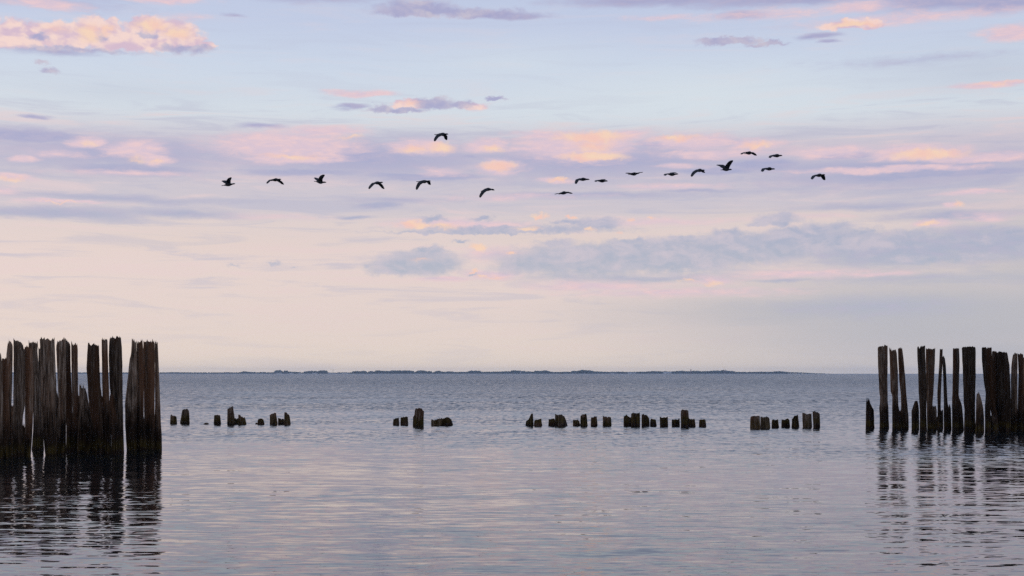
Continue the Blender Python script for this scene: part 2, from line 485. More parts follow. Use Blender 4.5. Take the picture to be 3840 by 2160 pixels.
# ------------------------------------------------------------------ weathered timber
def timber(name, algae_top, dark_top, tone):
    m, N, b = material(name)
    t = N.n('ShaderNodeTexCoord').outputs['Object']
    info = N.n('ShaderNodeObjectInfo')
    r = N.math('MULTIPLY', info.outputs['Random'], 40.0)
    tt = N.vec('ADD', t, N.comb(r, r, r))
    z = N.sep(t)[2]
    grain = N.noise(N.vec('MULTIPLY', tt, (42, 42, 2.2)), 1.0, 5.0, 0.65, 0.4)
    streak = N.noise(N.vec('MULTIPLY', tt, (13, 13, 0.9)), 1.0, 4.0, 0.6)
    blot = N.noise(N.vec('MULTIPLY', tt, (5, 5, 3)), 1.0, 4.0, 0.6)
    dry = N.ramp(grain, [(0.34, (0.012 * tone, 0.009 * tone, 0.007 * tone, 1)), (0.5, (0.072 * tone, 0.047 * tone, 0.031 * tone, 1)),
                         (0.68, (0.19 * tone, 0.15 * tone, 0.115 * tone, 1))])
    hue = N.math('MULTIPLY_ADD', N.math('SUBTRACT', N.math('FRACT', N.math('MULTIPLY', info.outputs['Random'], 13.7)), 0.5), 0.30, streak)
    rust = N.mix(N.rng(hue, 0.44, 0.64, 0, 0.9), dry, N.mix(grain, (0.016 * tone, 0.007 * tone, 0.004 * tone, 1), (0.115 * tone, 0.055 * tone, 0.028 * tone, 1)))
    per = N.rng(info.outputs['Random'], 0, 1, 0.38, 1.75, False)
    rust = N.vec('MULTIPLY', rust, N.comb(per, per, per))
    # tide-soaked lower length, weed at the waterline
    zz = N.math('MULTIPLY_ADD', N.math('SUBTRACT', blot, 0.5), 1.1, N.math('MULTIPLY_ADD', N.math('FRACT', N.math('MULTIPLY', info.outputs['Random'], 7.3)), 0.5, N.math('SUBTRACT', z, 0.25)))
    soak = N.rng(zz, dark_top * 0.35, dark_top * 1.1)
    wet = N.mix(N.rng(grain, .35, .7), (0.004, 0.003, 0.002, 1), (0.046, 0.028, 0.018, 1))
    col = N.mix(soak, wet, rust)
    za = N.math('MULTIPLY_ADD', N.math('SUBTRACT', blot, 0.5), 0.26, N.math('MULTIPLY_ADD', info.outputs['Random'], 0.10, N.math('SUBTRACT', z, 0.05)))
    weed = N.math('MULTIPLY', N.rng(za, 0.02, 0.09), N.rng(za, algae_top * 0.5, algae_top, 1, 0))
    col = N.mix(N.math('MULTIPLY', weed, N.rng(streak, .3, .6, .25, .8)), col, N.mix(N.rng(grain, .35, .7), (0.014, 0.010, 0.003, 1), (0.095, 0.066, 0.016, 1)))
    N.put(b.inputs['Base Color'], col)
    b.inputs['Roughness'].default_value = 0.88
    b.inputs['Specular IOR Level'].default_value = 0.06
    bp = N.n('ShaderNodeBump')
    bp.inputs['Strength'].default_value = 0.7
    bp.inputs['Distance'].default_value = 0.02
    N.put(bp.inputs['Height'], N.math('ADD', grain, N.math('MULTIPLY', streak, 0.8)))
    N.t.links.new(bp.outputs[0], b.inputs['Normal'])
    return m


m_near = timber("weathered_timber", 0.27, 0.95, 1.45)
m_far = timber("weathered_timber_tall", 0.26, 0.8, 1.0)
m_stump = timber("weedy_timber", 0.34, 0.10, 0.95)


def make_pile(name, tf, sides, top, base, mat, label, cat, group, ncol=48, jag=0.026, seed=0, full=0.985):
    """A driven timber pile standing in the sea bed. The outline read from the photograph gives its
    width and broken top; it is a full round body at its own distance, rooted below the water."""
    r = np.random.default_rng(1000 + seed)
    ox, oy, k = tf
    sx = lambda x: ox + x / k
    sy = lambda y: oy + y / k
    yb = sy(base)
    D = EYE * FPX / (yb - HOR)
    X = lambda x: (sx(x) - PW / 2) / FPX * D
    Z = lambda y: EYE - (sy(y) - HOR) / FPX * D
    sides = sorted(sides, key=lambda s: -s[0])
    zs = np.array([Z(s[0]) for s in sides])
    xl = np.array([X(s[1]) for s in sides])
    xr = np.array([X(s[2]) for s in sides])
    cen = lambda z: np.interp(z, zs, (xl + xr) / 2)
    hal = lambda z: np.interp(z, zs, (xr - xl) / 2)
    tu, tz = [], []
    for x, y in top:
        z = Z(y)
        tu.append((X(x) - cen(z)) / max(hal(z), 1e-3))
        tz.append(z)
    order = np.argsort(tu)
    tu = np.clip(np.array(tu)[order], -1.0, 1.0)
    tz = np.array(tz)[order]
    th = np.linspace(0, 2 * math.pi, ncol, endpoint=False) + 0.03
    cu, su = np.cos(th), np.sin(th)
    T = np.interp(cu, tu, tz)
    back = np.where(su > 0, r.uniform(-0.05, 0.0, ncol), 0.0)      # rear half rots a little lower
    T = T + r.normal(0, jag, ncol) * 0.6 + np.where(r.random(ncol) < 0.2, jag * 1.2, 0) + back
    zb = -0.7
    hmax = float(np.median(hal(np.linspace(0.0, max(T.max(), 0.05), 12))))
    H = T.max() - zb
    rows = int(np.clip(H / 0.07, 10, 40))
    groove = r.uniform(0.0, 0.13, ncol)
    ph = r.uniform(0, 6.28, (6,))
    bx = float(cen(0.0))
    verts, faces = [], []
    for i in range(rows + 1):
        t = i / rows
        z = zb + (T - zb) * t
        c_, h_ = cen(z), hal(z)
        g = 1 - groove * (0.55 + 0.45 * np.sin(z * 3.1 + th * 3 + ph[0])) - 0.035 * (np.sin(z * 11 + ph[1] + th * 2) + np.sin(z * 23 + th * 5 + ph[2])) * 0.5
        g = g + r.normal(0, 0.018, ncol)
        hd = np.sqrt(h_ * hmax) * 0.95
        x = c_ + h_ * cu * (full + 0.45 * (g - g.mean()))
        y = hd * su * g
        for j in range(ncol):
            verts.append((x[j] - bx, y[j], z[j]))
    for i in range(rows):
        for j in range(ncol):
            a, b2 = i * ncol + j, i * ncol + (j + 1) % ncol
            faces.append((a, b2, b2 + ncol, a + ncol))
    # rotten hollow top
    last = rows * ncol
    ins = len(verts)
    for j in range(ncol):
        v = verts[last + j]
        zc = min(T[j], T[(j + 1) % ncol], T[j - 1]) - 0.02 - r.uniform(0, 0.05)
        cz, cc = float(cen(T[j])) - bx, 0.62
        verts.append((cz + (v[0] - cz) * cc, v[1] * cc, max(zc, zb + 0.1)))
    for j in range(ncol):
        a, b2 = last + j, last + (j + 1) % ncol
        faces.append((a, b2, ins + (j + 1) % ncol, ins + j))
    zmid = float(np.mean(np.sort(T)[: ncol // 2])) - 0.09
    verts.append((float(cen(zmid)) - bx, 0.0, zmid))
    ctr = len(verts) - 1
    for j in range(ncol):
        faces.append((ins + j, ins + (j + 1) % ncol, ctr))
    o = mesh_obj(name, verts, faces, mat)
    o.location = (bx, D, 0.0)
    tag(o, label, cat, group)
    return o


TL = (0.0, 1240.0, 2.786)
LEFT = [
    ([(240, -75, 24), (310, -75, 24), (1330, -75, 32)], [(-75, 250), (-10, 245), (2, 250), (6, 308), (24, 312)], 1342,
     "greenish pile cut by the left edge of the photo"),
    ([(290, 22, 75), (600, 10, 85), (1000, 0, 108), (1330, 20, 105)], [(22, 302), (40, 294), (55, 298), (75, 284)], 1334,
     "lower-topped brown pile next to the one at the left photo edge"),
    ([(108, 86, 118), (150, 78, 132), (260, 66, 132), (500, 76, 128), (760, 85, 120), (1000, 84, 116), (1300, 70, 118)],
     [(66, 250), (78, 205), (85, 112), (100, 107), (116, 125), (132, 150)], 1300,
     "narrow pile with pointed splintered top, third from the left edge"),
    ([(98, 142, 233), (180, 142, 240), (200, 143, 258), (500, 145, 262), (800, 140, 256), (900, 130, 236), (1000, 125, 232), (1320, 125, 245)],
     [(142, 106), (152, 97), (170, 102), (185, 108), (200, 100), (228, 98), (233, 160), (240, 182)], 1318,
     "grey pile with flat jagged top beside the pointed narrow pile"),
    ([(165, 262, 330), (200, 252, 338), (600, 262, 350), (1000, 262, 340), (1310, 250, 320)],
     [(255, 186), (265, 170), (290, 164), (320, 178), (336, 188)], 1312,
     "grey knotty pile with rounded top, left of the widest tall pile"),
    ([(123, 300, 394), (165, 300, 396), (200, 335, 388), (600, 345, 425), (1000, 350, 440), (1250, 330, 460)],
     [(296, 152), (306, 130), (320, 124), (340, 132), (350, 122), (380, 124), (396, 146)], 1245,
     "dark pile with flared top standing behind the rounded grey pile"),
    ([(182, 402, 421), (600, 404, 436), (1000, 402, 450), (1250, 400, 460)], [(402, 190), (410, 182), (420, 186)], 1236,
     "thin dark sliver of a pile hugging the widest tall pile"),
    ([(85, 418, 568), (300, 425, 575), (600, 435, 590), (900, 440, 588), (1100, 455, 585), (1300, 475, 580)],
     [(418, 90), (440, 82), (470, 92), (490, 85), (500, 112), (512, 95), (530, 92), (545, 106), (560, 92), (568, 88)], 1302,
     "widest tall pile of the left group, smooth brown front"),
    ([(95, 606, 690), (160, 588, 690), (250, 592, 684), (450, 600, 690), (700, 612, 690), (900, 600, 690), (1050, 590, 690), (1290, 582, 688)],
     [(588, 166), (600, 158), (608, 100), (640, 94), (655, 106), (665, 92), (690, 96)], 1290,
     "reddish split pile just right of the widest tall pile"),
    ([(92, 672, 704), (150, 672, 735), (400, 674, 738), (700, 680, 755), (900, 690, 756), (1050, 695, 775), (1275, 690, 775)],
     [(672, 96), (700, 92), (706, 120), (725, 126), (738, 172)], 1274,
     "pale grey pile with sloping top attached to the reddish split pile"),
    ([(122, 745, 805), (200, 745, 812), (600, 752, 815), (700, 755, 820), (1000, 765, 810), (1260, 765, 808)],
     [(745, 142), (752, 121), (765, 150), (775, 160), (785, 140), (795, 134), (808, 152)], 1262,
     "narrow pile with two-toothed top left of the wide gap"),
    ([(553, 832, 880), (650, 830, 905), (800, 835, 932), (1000, 815, 968), (1280, 810, 930)],
     [(830, 600), (836, 556), (848, 590), (862, 602), (873, 553), (884, 610), (905, 655), (926, 700)], 1282,
     "half-height broken pile with two spikes in the wide gap"),
    ([(135, 918, 1032), (240, 912, 1035), (400, 905, 1040), (600, 922, 1050), (650, 920, 1058), (900, 950, 1066), (1050, 985, 1080), (1290, 1000, 1086)],
     [(918, 140), (925, 134), (945, 146), (965, 150), (1000, 152), (1020, 160), (1033, 166)], 1290,
     "leaning dark pile right of the wide gap, knots on its left side"),
    ([(92, 1062, 1122), (300, 1065, 1128), (600, 1070, 1138), (800, 1075, 1145), (1000, 1080, 1160), (1290, 1085, 1162)],
     [(1060, 97), (1080, 91), (1100, 98), (1120, 92)], 1288,
     "slim straight pile beside the tallest pile"),
    ([(72, 1148, 1262), (150, 1140, 1270), (330, 1138, 1278), (600, 1150, 1280), (900, 1190, 1285), (1100, 1225, 1290), (1290, 1235, 1296)],
     [(1140, 104), (1155, 86), (1175, 78), (1200, 71), (1240, 72), (1260, 82), (1269, 104)], 1282,
     "tallest pile of the left group, left of the bright slit"),
    ([(655, 1152, 1188), (800, 1140, 1208), (1000, 1150, 1240), (1100, 1165, 1250), (1290, 1162, 1250)],
     [(1150, 685), (1170, 655), (1185, 705), (1200, 765), (1214, 885), (1240, 990)], 1298,
     "broken stump with pale split wood in front of the tallest pile"),
    ([(98, 1378, 1420), (240, 1372, 1428), (300, 1356, 1430), (430, 1342, 1435), (600, 1325, 1440), (760, 1306, 1435), (1000, 1310, 1430), (1250, 1325, 1430)],
     [(1378, 104), (1394, 97), (1410, 116), (1424, 132)], 1252,
     "pile with ragged left flank just right of the bright slit"),
    ([(104, 1426, 1488), (240, 1430, 1500), (500, 1435, 1502), (900, 1432, 1500), (1000, 1430, 1525), (1250, 1430, 1535)],
     [(1426, 122), (1450, 124), (1470, 118), (1480, 103), (1488, 108)], 1250,
     "third pile from the right end of the left group"),
    ([(112, 1498, 1615), (400, 1500, 1618), (1000, 1510, 1612), (1250, 1530, 1610)],
     [(1498, 122), (1515, 129), (1530, 118), (1550, 111), (1570, 118), (1600, 122), (1616, 126)], 1244,
     "broad dark pile, second from the right end of the left group"),
    ([(122, 1618, 1648), (400, 1620, 1660), (800, 1620, 1675), (960, 1610, 1680), (1070, 1608, 1690), (1250, 1608, 1692)],
     [(1618, 131), (1630, 121), (1648, 128)], 1240,
     "slim rightmost pile of the left group beside the open water"),
]
LEFT += [
    ([(785, 112, 150), (900, 108, 150), (1300, 100, 150)], [(112, 800), (125, 785), (148, 790)], 1290, "low dark broken pile between the pointed and the flat-topped pile"),
    ([(990, 228, 275), (1300, 225, 280)], [(228, 1010), (245, 990), (272, 1000)], 1290, "low dark broken pile behind the gap left of the rounded grey pile"),
    ([(640, 588, 606), (780, 582, 622), (1000, 560, 640), (1260, 560, 640)], [(588, 650), (594, 638), (604, 690), (618, 760)], 1262, "jagged dark fragment squeezed right of the widest tall pile"),
    ([(660, 768, 832), (760, 760, 850), (1000, 755, 860), (1260, 755, 870)], [(768, 700), (785, 690), (810, 665), (830, 680)], 1258, "low dark pile behind the two-spiked broken one"),
    ([(720, 930, 962), (900, 925, 990), (1260, 915, 1010)], [(930, 740), (945, 720), (960, 760)], 1262, "dark broken fragment at the left foot of the leaning dark pile"),
    ([(690, 1050, 1085), (900, 1050, 1100), (1260, 1050, 1110)], [(1050, 720), (1066, 690), (1084, 700)], 1262, "dark broken fragment left of the slim straight pile's foot"),
]
for i, (s, t, bs, lab) in enumerate(LEFT):
    make_pile("wooden_pile", TL, s, t, bs, m_near, lab, "pile", "tall piles of the near groyne", seed=i)

TR = (3200.0, 1260.0, 3.622)
RIGHT = [
    ([(820, 178, 205), (950, 172, 240), (1000, 170, 278), (1100, 168, 280), (1255, 165, 287)],
     [(172, 960), (178, 822), (188, 828), (202, 818), (215, 880), (234, 960), (247, 1012), (256, 975), (268, 970), (278, 1002)], 1255,
     "lone pointed splinter stump left of the right-hand tall piles"),
    ([(133, 333, 466), (300, 333, 466), (600, 345, 462), (790, 356, 466), (812, 365, 466), (920, 362, 470), (960, 353, 478), (1100, 360, 480), (1255, 356, 487)],
     [(333, 165), (345, 140), (375, 146), (400, 137), (430, 132), (450, 142), (464, 132)], 1255,
     "wide toothed-top pile, first tall one of the right group"),
    ([(150, 485, 560), (230, 490, 590), (500, 500, 605), (760, 508, 608), (800, 530, 606), (950, 528, 612), (1100, 528, 640), (1270, 527, 640)],
     [(485, 150), (496, 150), (503, 216), (515, 220), (530, 200), (545, 180), (558, 206), (575, 188), (588, 216)], 1268,
     "pile with a thin spike on its left, second of the right group"),
    ([(160, 606, 662), (300, 610, 680), (580, 622, 705), (800, 645, 720), (980, 650, 738), (1100, 640, 750), (1270, 640, 752)],
     [(606, 176), (620, 160), (640, 171), (655, 160), (664, 192)], 1264,
     "slim left-leaning pile close beside the spiked one"),
    ([(875, 820, 870), (910, 815, 880), (1010, 790, 890), (1278, 793, 895)],
     [(790, 1012), (805, 1000), (815, 905), (825, 930), (840, 884), (862, 876), (884, 962)], 1276,
     "short stepped stump at the foot of the twin-topped pile"),
    ([(135, 868, 975), (250, 868, 975), (500, 880, 985), (770, 888, 1000), (1000, 905, 990), (1290, 903, 1000)],
     [(868, 152), (880, 146), (888, 232), (898, 236), (903, 146), (940, 138), (973, 134)], 1290,
     "twin-topped pile with a slot near its left edge"),
    ([(172, 985, 1110), (400, 985, 1105), (770, 1000, 1088), (900, 1000, 1075), (1100, 1000, 1075), (1285, 1005, 1080)],
     [(985, 176), (1015, 171), (1045, 178), (1055, 192), (1070, 180), (1108, 174)], 1284,
     "light brown pile tapering downwards, joined to the twin-topped pile"),
    ([(945, 1075, 1120), (1010, 1075, 1133), (1280, 1075, 1130)], [(1075, 952), (1100, 956), (1115, 948), (1128, 978)], 1280,
     "low stump against the foot of the light brown tapering pile"),
    ([(178, 1175, 1213), (400, 1165, 1210), (600, 1152, 1198), (780, 1140, 1190), (960, 1145, 1187), (1250, 1140, 1200)],
     [(1175, 182), (1195, 177), (1213, 181)], 1256,
     "very thin straight pile of the crossing pair"),
    ([(1000, 1190, 1218), (1100, 1160, 1220), (1255, 1145, 1222)], [(1165, 1085), (1190, 1040), (1200, 1000), (1216, 1002)], 1262,
     "little pointed stump between the feet of the thin pair"),
    ([(270, 1206, 1240), (400, 1212, 1256), (600, 1222, 1266), (900, 1230, 1280), (1000, 1228, 1300), (1270, 1228, 1310)],
     [(1206, 282), (1222, 269), (1238, 302)], 1274,
     "very thin crooked pile of the crossing pair, ragged right edge"),
    ([(915, 1298, 1311), (990, 1292, 1325), (1270, 1280, 1335)], [(1296, 960), (1304, 914), (1312, 960)], 1278,
     "needle-topped stump right of the thin crooked pile"),
    ([(165, 1352, 1435), (370, 1352, 1442), (600, 1350, 1435), (800, 1345, 1430), (850, 1342, 1440), (940, 1340, 1475), (1100, 1340, 1490), (1280, 1340, 1500)],
     [(1352, 169), (1380, 164), (1410, 172), (1434, 170)], 1284,
     "flat-topped single pile widening at its foot"),
    ([(148, 1475, 1658), (500, 1490, 1660), (900, 1500, 1650), (1000, 1512, 1650), (1300, 1505, 1655)],
     [(1475, 156), (1500, 152), (1540, 147), (1580, 158), (1600, 151), (1640, 158), (1657, 163)], 1302,
     "widest pile of the right group with a groove down its face"),
    ([(752, 1682, 1702), (850, 1670, 1735), (960, 1668, 1760), (1100, 1665, 1775), (1310, 1655, 1778)],
     [(1668, 895), (1676, 800), (1690, 750), (1704, 758), (1724, 820), (1740, 882), (1750, 890), (1760, 868)], 1308,
     "arrow-pointed stump right of the widest right-hand pile"),
    ([(150, 1745, 1806), (300, 1745, 1816), (600, 1770, 1830), (780, 1800, 1850), (950, 1788, 1860), (1300, 1788, 1868)],
     [(1745, 157), (1770, 151), (1795, 159), (1805, 166)], 1304,
     "left-bulging pile at the start of the dense right cluster"),
    ([(162, 1803, 1878), (500, 1818, 1885), (800, 1832, 1900), (1090, 1880, 1960), (1300, 1880, 1980)], [(1803, 166), (1840, 160), (1876, 164)], 1298,
     "pale-topped pile, second in the dense right cluster"),
    ([(205, 1885, 1945), (600, 1880, 1965), (1000, 1890, 1990), (1300, 1900, 1995)], [(1885, 210), (1915, 203), (1944, 212)], 1292,
     "brown pile, third in the dense right cluster"),
    ([(208, 1950, 2085), (400, 1955, 2120), (900, 1960, 2138), (1300, 1985, 2138)],
     [(1950, 222), (1965, 206), (1990, 216), (2010, 228), (2030, 216), (2050, 236), (2070, 228), (2085, 240)], 1296,
     "broad pile with uneven sloping top ending the dense right cluster"),
    ([(235, 2172, 2226), (400, 2147, 2230), (600, 2143, 2226), (1000, 2143, 2228), (1300, 2143, 2226)], [(2172, 250), (2185, 234), (2200, 242), (2224, 236)], 1290,
     "pile standing just right of the thin bright slit"),
    ([(243, 2232, 2305), (500, 2245, 2318), (1000, 2232, 2292), (1300, 2232, 2292)], [(2232, 248), (2270, 242), (2304, 252)], 1290,
     "second pile from the right photo edge"),
    ([(288, 2310, 2400), (1300, 2298, 2400)], [(2310, 290), (2350, 284), (2400, 292)], 1298,
     "pile cut by the right edge of the photo"),
]
RIGHT += [
    ([(1005, 622, 650), (1100, 615, 665), (1268, 612, 668)], [(622, 1020), (638, 1003), (650, 1030)], 1262, "small stump wedged between the spiked and the left-leaning pile"),
    ([(1085, 1118, 1172), (1260, 1112, 1180)], [(1118, 1100), (1140, 1085), (1170, 1110)], 1254, "low stump at the foot of the very thin straight pile"),
    ([(1060, 1868, 1905), (1120, 1858, 1940), (1300, 1855, 1960)], [(1866, 1090), (1884, 1062), (1905, 1085), (1935, 1120)], 1302, "low broken piece in front of the dense right cluster's bright notch"),
    ([(420, 2070, 2118), (700, 2060, 2134), (1000, 2050, 2142), (1290, 2050, 2144)], [(2072, 440), (2095, 418), (2117, 452)], 1288, "shorter dark pile behind the broad sloping-topped pile"),
    ([(980, 2215, 2262), (1100, 2210, 2280), (1290, 2205, 2285)], [(2215, 1000), (2236, 978), (2260, 1010)], 1288, "low dark piece between the last two piles at the right edge"),
    ([(560, 2290, 2330), (800, 2285, 2340), (1290, 2280, 2345)], [(2290, 590), (2308, 560), (2328, 580)], 1286, "shorter pile behind the one cut by the right photo edge"),
]
for i, (s, t, bs, lab) in enumerate(RIGHT):
    make_pile("wooden_pile", TR, s, t, bs, m_far, lab, "pile", "piles of the right-hand groyne", jag=0.014, seed=100 + i)

# ------------------------------------------------------------------ low stumps in the gap
T3, T4, T5, T6 = (600.0, 1480.0, 4.2933), (1420.0, 1480.0, 3.788), (1940.0, 1500.0, 3.3895), (2600.0, 1500.0, 3.68)
STUMPS = [
    (T3, [(325, 172, 262), (468, 165, 272)], [(170, 352), (180, 322), (210, 330), (255, 345), (263, 356)], 468, "first small stump right of the left-hand tall piles"),
    (T3, [(232, 365, 462), (350, 345, 470), (462, 328, 473)], [(355, 285), (368, 245), (405, 231), (440, 235), (462, 256)], 462, "tall round-headed stump, second from the left-hand tall piles"),
    (T3, [(452, 715, 782), (478, 690, 790)], [(692, 474), (720, 458), (745, 451), (780, 457), (790, 474)], 478, "flattest stump, barely above the water, third from left"),
    (T3, [(325, 876, 965), (476, 868, 982)], [(875, 336), (915, 324), (964, 332)], 476, "single blocky stump just right of the flattest one"),
    (T3, [(190, 1095, 1172), (230, 1088, 1176), (340, 1085, 1195), (475, 1082, 1205)], [(1090, 236), (1120, 216), (1145, 196), (1165, 189)], 475, "tall slant-topped stump of the left stump row"),
    (T3, [(378, 1200, 1255), (475, 1198, 1260)], [(1200, 386), (1215, 377), (1235, 391), (1255, 378)], 472, "low stump wedged right of the tall slant-topped one"),
    (T3, [(320, 1262, 1340), (365, 1262, 1365), (475, 1255, 1388)], [(1262, 326), (1280, 319), (1300, 336), (1330, 360), (1362, 372)], 478, "right-sloping stump two along from the tall slant-topped one"),
    (T3, [(452, 1538, 1576), (478, 1533, 1582)], [(1538, 460), (1555, 451), (1575, 456)], 476, "tiny nub of a stump touching a small round one"),
    (T3, [(386, 1580, 1660), (478, 1570, 1682)], [(1576, 406), (1600, 390), (1630, 384), (1660, 396)], 479, "small round stump beside the tiny nub"),
    (T3, [(292, 1772, 1866), (478, 1770, 1892)], [(1771, 326), (1800, 312), (1830, 308), (1840, 295), (1862, 291)], 479, "wide stump with raised right corner before the left row's end"),
    (T3, [(375, 1905, 1995), (475, 1903, 2000)], [(1905, 379), (1945, 377), (1955, 402), (1975, 388), (1995, 396)], 475, "low notched stump joined to the last stump of the left row"),
    (T3, [(282, 2003, 2050), (340, 2002, 2085), (478, 2000, 2102)], [(2003, 286), (2030, 281), (2048, 300), (2060, 320)], 479, "fin-shaped last stump of the left row"),
    (T4, [(330, 212, 284), (430, 203, 293)], [(210, 352), (240, 336), (282, 329)], 430, "left one of the small pair before the lone tall stump"),
    (T4, [(312, 314, 412), (428, 312, 418)], [(313, 331), (330, 318), (360, 318), (395, 311), (412, 319)], 428, "right one of the small pair before the lone tall stump"),
    (T4, [(188, 522, 628), (240, 515, 640), (290, 512, 638), (310, 492, 636), (445, 488, 635)], [(518, 218), (535, 198), (560, 195), (585, 187), (612, 195), (628, 226)], 444, "lone tall thick stump in the middle of the gap"),
    (T4, [(350, 750, 835), (435, 748, 840)], [(750, 353), (770, 349), (790, 363), (835, 350)], 436, "left stump of the three fused low ones"),
    (T4, [(336, 835, 905), (436, 832, 910)], [(835, 346), (870, 338), (905, 335)], 437, "middle stump of the three fused low ones"),
    (T4, [(320, 912, 1018), (360, 908, 1032), (435, 905, 1055)], [(908, 342), (945, 330), (965, 321), (1000, 322), (1018, 346)], 436, "right sloping stump of the three fused low ones"),
    (T5, [(172, 165, 198), (230, 155, 200), (270, 112, 202), (328, 105, 205)], [(112, 273), (135, 265), (155, 236), (172, 178), (196, 171)], 328, "stump with a tall thumb-like spike, left of the middle row"),
    (T5, [(240, 222, 302), (330, 210, 315)], [(213, 263), (240, 248), (275, 242), (300, 239)], 330, "low slanted stump right of the thumb-like one"),
    (T5, [(236, 400, 472), (330, 395, 482)], [(400, 249), (430, 240), (455, 235), (470, 246)], 330, "low stump attached left of the split sail-shaped one"),
    (T5, [(178, 480, 520), (330, 478, 525)], [(482, 178), (500, 186), (520, 190)], 328, "upright thin stump between the low and the sail-shaped one"),
    (T5, [(183, 522, 584), (230, 520, 607), (330, 520, 637)], [(522, 190), (540, 182), (575, 190), (584, 208)], 331, "sail-shaped stump curving down to the right"),
    (T5, [(250, 710, 782), (328, 708, 802)], [(712, 256), (765, 252), (772, 264), (780, 258), (790, 282)], 327, "low stump leaning on the slim round-shouldered one"),
    (T5, [(176, 815, 874), (210, 803, 882), (328, 803, 892)], [(808, 206), (825, 180), (850, 178), (872, 175)], 329, "slim round-shouldered stump in the middle row"),
    (T5, [(210, 938, 1008), (328, 935, 1020)], [(938, 223), (960, 222), (975, 212), (1008, 209)], 328, "single square stump with stepped top in the middle row"),
    (T5, [(205, 1088, 1186), (328, 1086, 1195)], [(1088, 204), (1105, 208), (1140, 216), (1160, 212), (1186, 219)], 328, "single wider stump before the middle row's twin stumps"),
    (T5, [(190, 1358, 1425), (215, 1354, 1447), (328, 1352, 1450)], [(1357, 207), (1380, 189), (1405, 204), (1420, 220)], 328, "round-backed stump, left of the wide twin"),
    (T5, [(162, 1449, 1556), (330, 1447, 1558)], [(1450, 176), (1465, 162), (1500, 166), (1520, 168), (1545, 161), (1556, 179)], 331, "wide flat-topped stump, right of the round-backed twin"),
    (T5, [(168, 1583, 1620), (195, 1583, 1650), (235, 1582, 1676), (330, 1582, 1680)], [(1583, 181), (1597, 167), (1605, 190), (1618, 192)], 330, "stump sloping from a sharp left tip, near the wide twin"),
    (T5, [(237, 1692, 1756), (330, 1688, 1770)], [(1690, 253), (1700, 237), (1730, 245), (1755, 251)], 331, "low stump leaning on the sharp-tipped sloping one"),
    (T5, [(211, 1812, 1909), (335, 1815, 1915)], [(1812, 214), (1840, 222), (1870, 226), (1890, 215), (1909, 212)], 335, "single stump with saddle-shaped top"),
    (T5, [(232, 1966, 2061), (335, 1965, 2063)], [(1966, 256), (1985, 248), (2045, 246), (2052, 231), (2060, 234)], 335, "low stump with a small horn, left of the chimney-like stump"),
    (T5, [(120, 2083, 2168), (150, 2080, 2172), (240, 2080, 2178), (340, 2080, 2160)], [(2082, 136), (2095, 119), (2120, 125), (2167, 129)], 341, "tallest chimney-like stump of the middle row"),
    (T5, [(235, 2178, 2252), (340, 2150, 2265)], [(2178, 236), (2205, 248), (2230, 242), (2252, 246)], 340, "low stump leaning on the right of the chimney-like one"),
    (T5, [(242, 2315, 2388), (340, 2310, 2400)], [(2313, 256), (2340, 245), (2370, 241), (2388, 249)], 340, "last small single stump of the middle row"),
    (T6, [(217, 795, 912), (250, 790, 915), (390, 788, 925)], [(796, 236), (815, 222), (845, 222), (860, 217), (910, 220)], 392, "broad first stump of the right stump row"),
    (T6, [(230, 930, 1040), (260, 930, 1048), (390, 930, 1060)], [(930, 232), (960, 238), (1000, 229), (1030, 240), (1042, 256)], 388, "broad second stump of the right stump row"),
    (T6, [(270, 1086, 1166), (382, 1083, 1180)], [(1086, 273), (1105, 270), (1125, 281), (1145, 270), (1166, 270)], 382, "lowest notched stump, third in the right stump row"),
    (T6, [(255, 1222, 1322), (372, 1218, 1335)], [(1222, 272), (1252, 275), (1270, 258), (1300, 254), (1321, 272)], 374, "stepped low stump, fourth in the right stump row"),
    (T6, [(211, 1370, 1443), (250, 1364, 1446), (378, 1358, 1460)], [(1366, 258), (1385, 225), (1415, 212), (1442, 211)], 378, "thumb-shaped stump with sloping left side, fifth in the right row"),
    (T6, [(175, 1508, 1626), (376, 1515, 1635)], [(1508, 185), (1528, 174), (1540, 196), (1570, 190), (1600, 187), (1626, 190)], 376, "square stump with a notched top, last but one of the right row"),
    (T6, [(152, 1648, 1738), (180, 1650, 1741), (380, 1658, 1748)], [(1648, 158), (1670, 151), (1690, 170), (1715, 175), (1738, 186)], 380, "tallest and last stump of the right stump row"),
]
for i, (tf, s, t, bs, lab) in enumerate(STUMPS):
    make_pile("pile_stump", tf, s, t, bs, m_stump, lab, "stump", "rotted pile stumps across the gap", ncol=28, jag=0.010, seed=300 + i, full=1.06)

# ------------------------------------------------------------------ cormorants
m_bird, N, b = material("black_plumage")
tcb = N.n('ShaderNodeTexCoord').outputs['Object']
fe = N.noise(N.vec('MULTIPLY', tcb, (14, 14, 30)), 1.0, 3.0, 0.6)
N.put(b.inputs['Base Color'], N.mix(fe, (0.006, 0.006, 0.008, 1), (0.022, 0.021, 0.022, 1)))
b.inputs['Roughness'].default_value = 0.6
b.inputs['Specular IOR Level'].default_value = 0.3


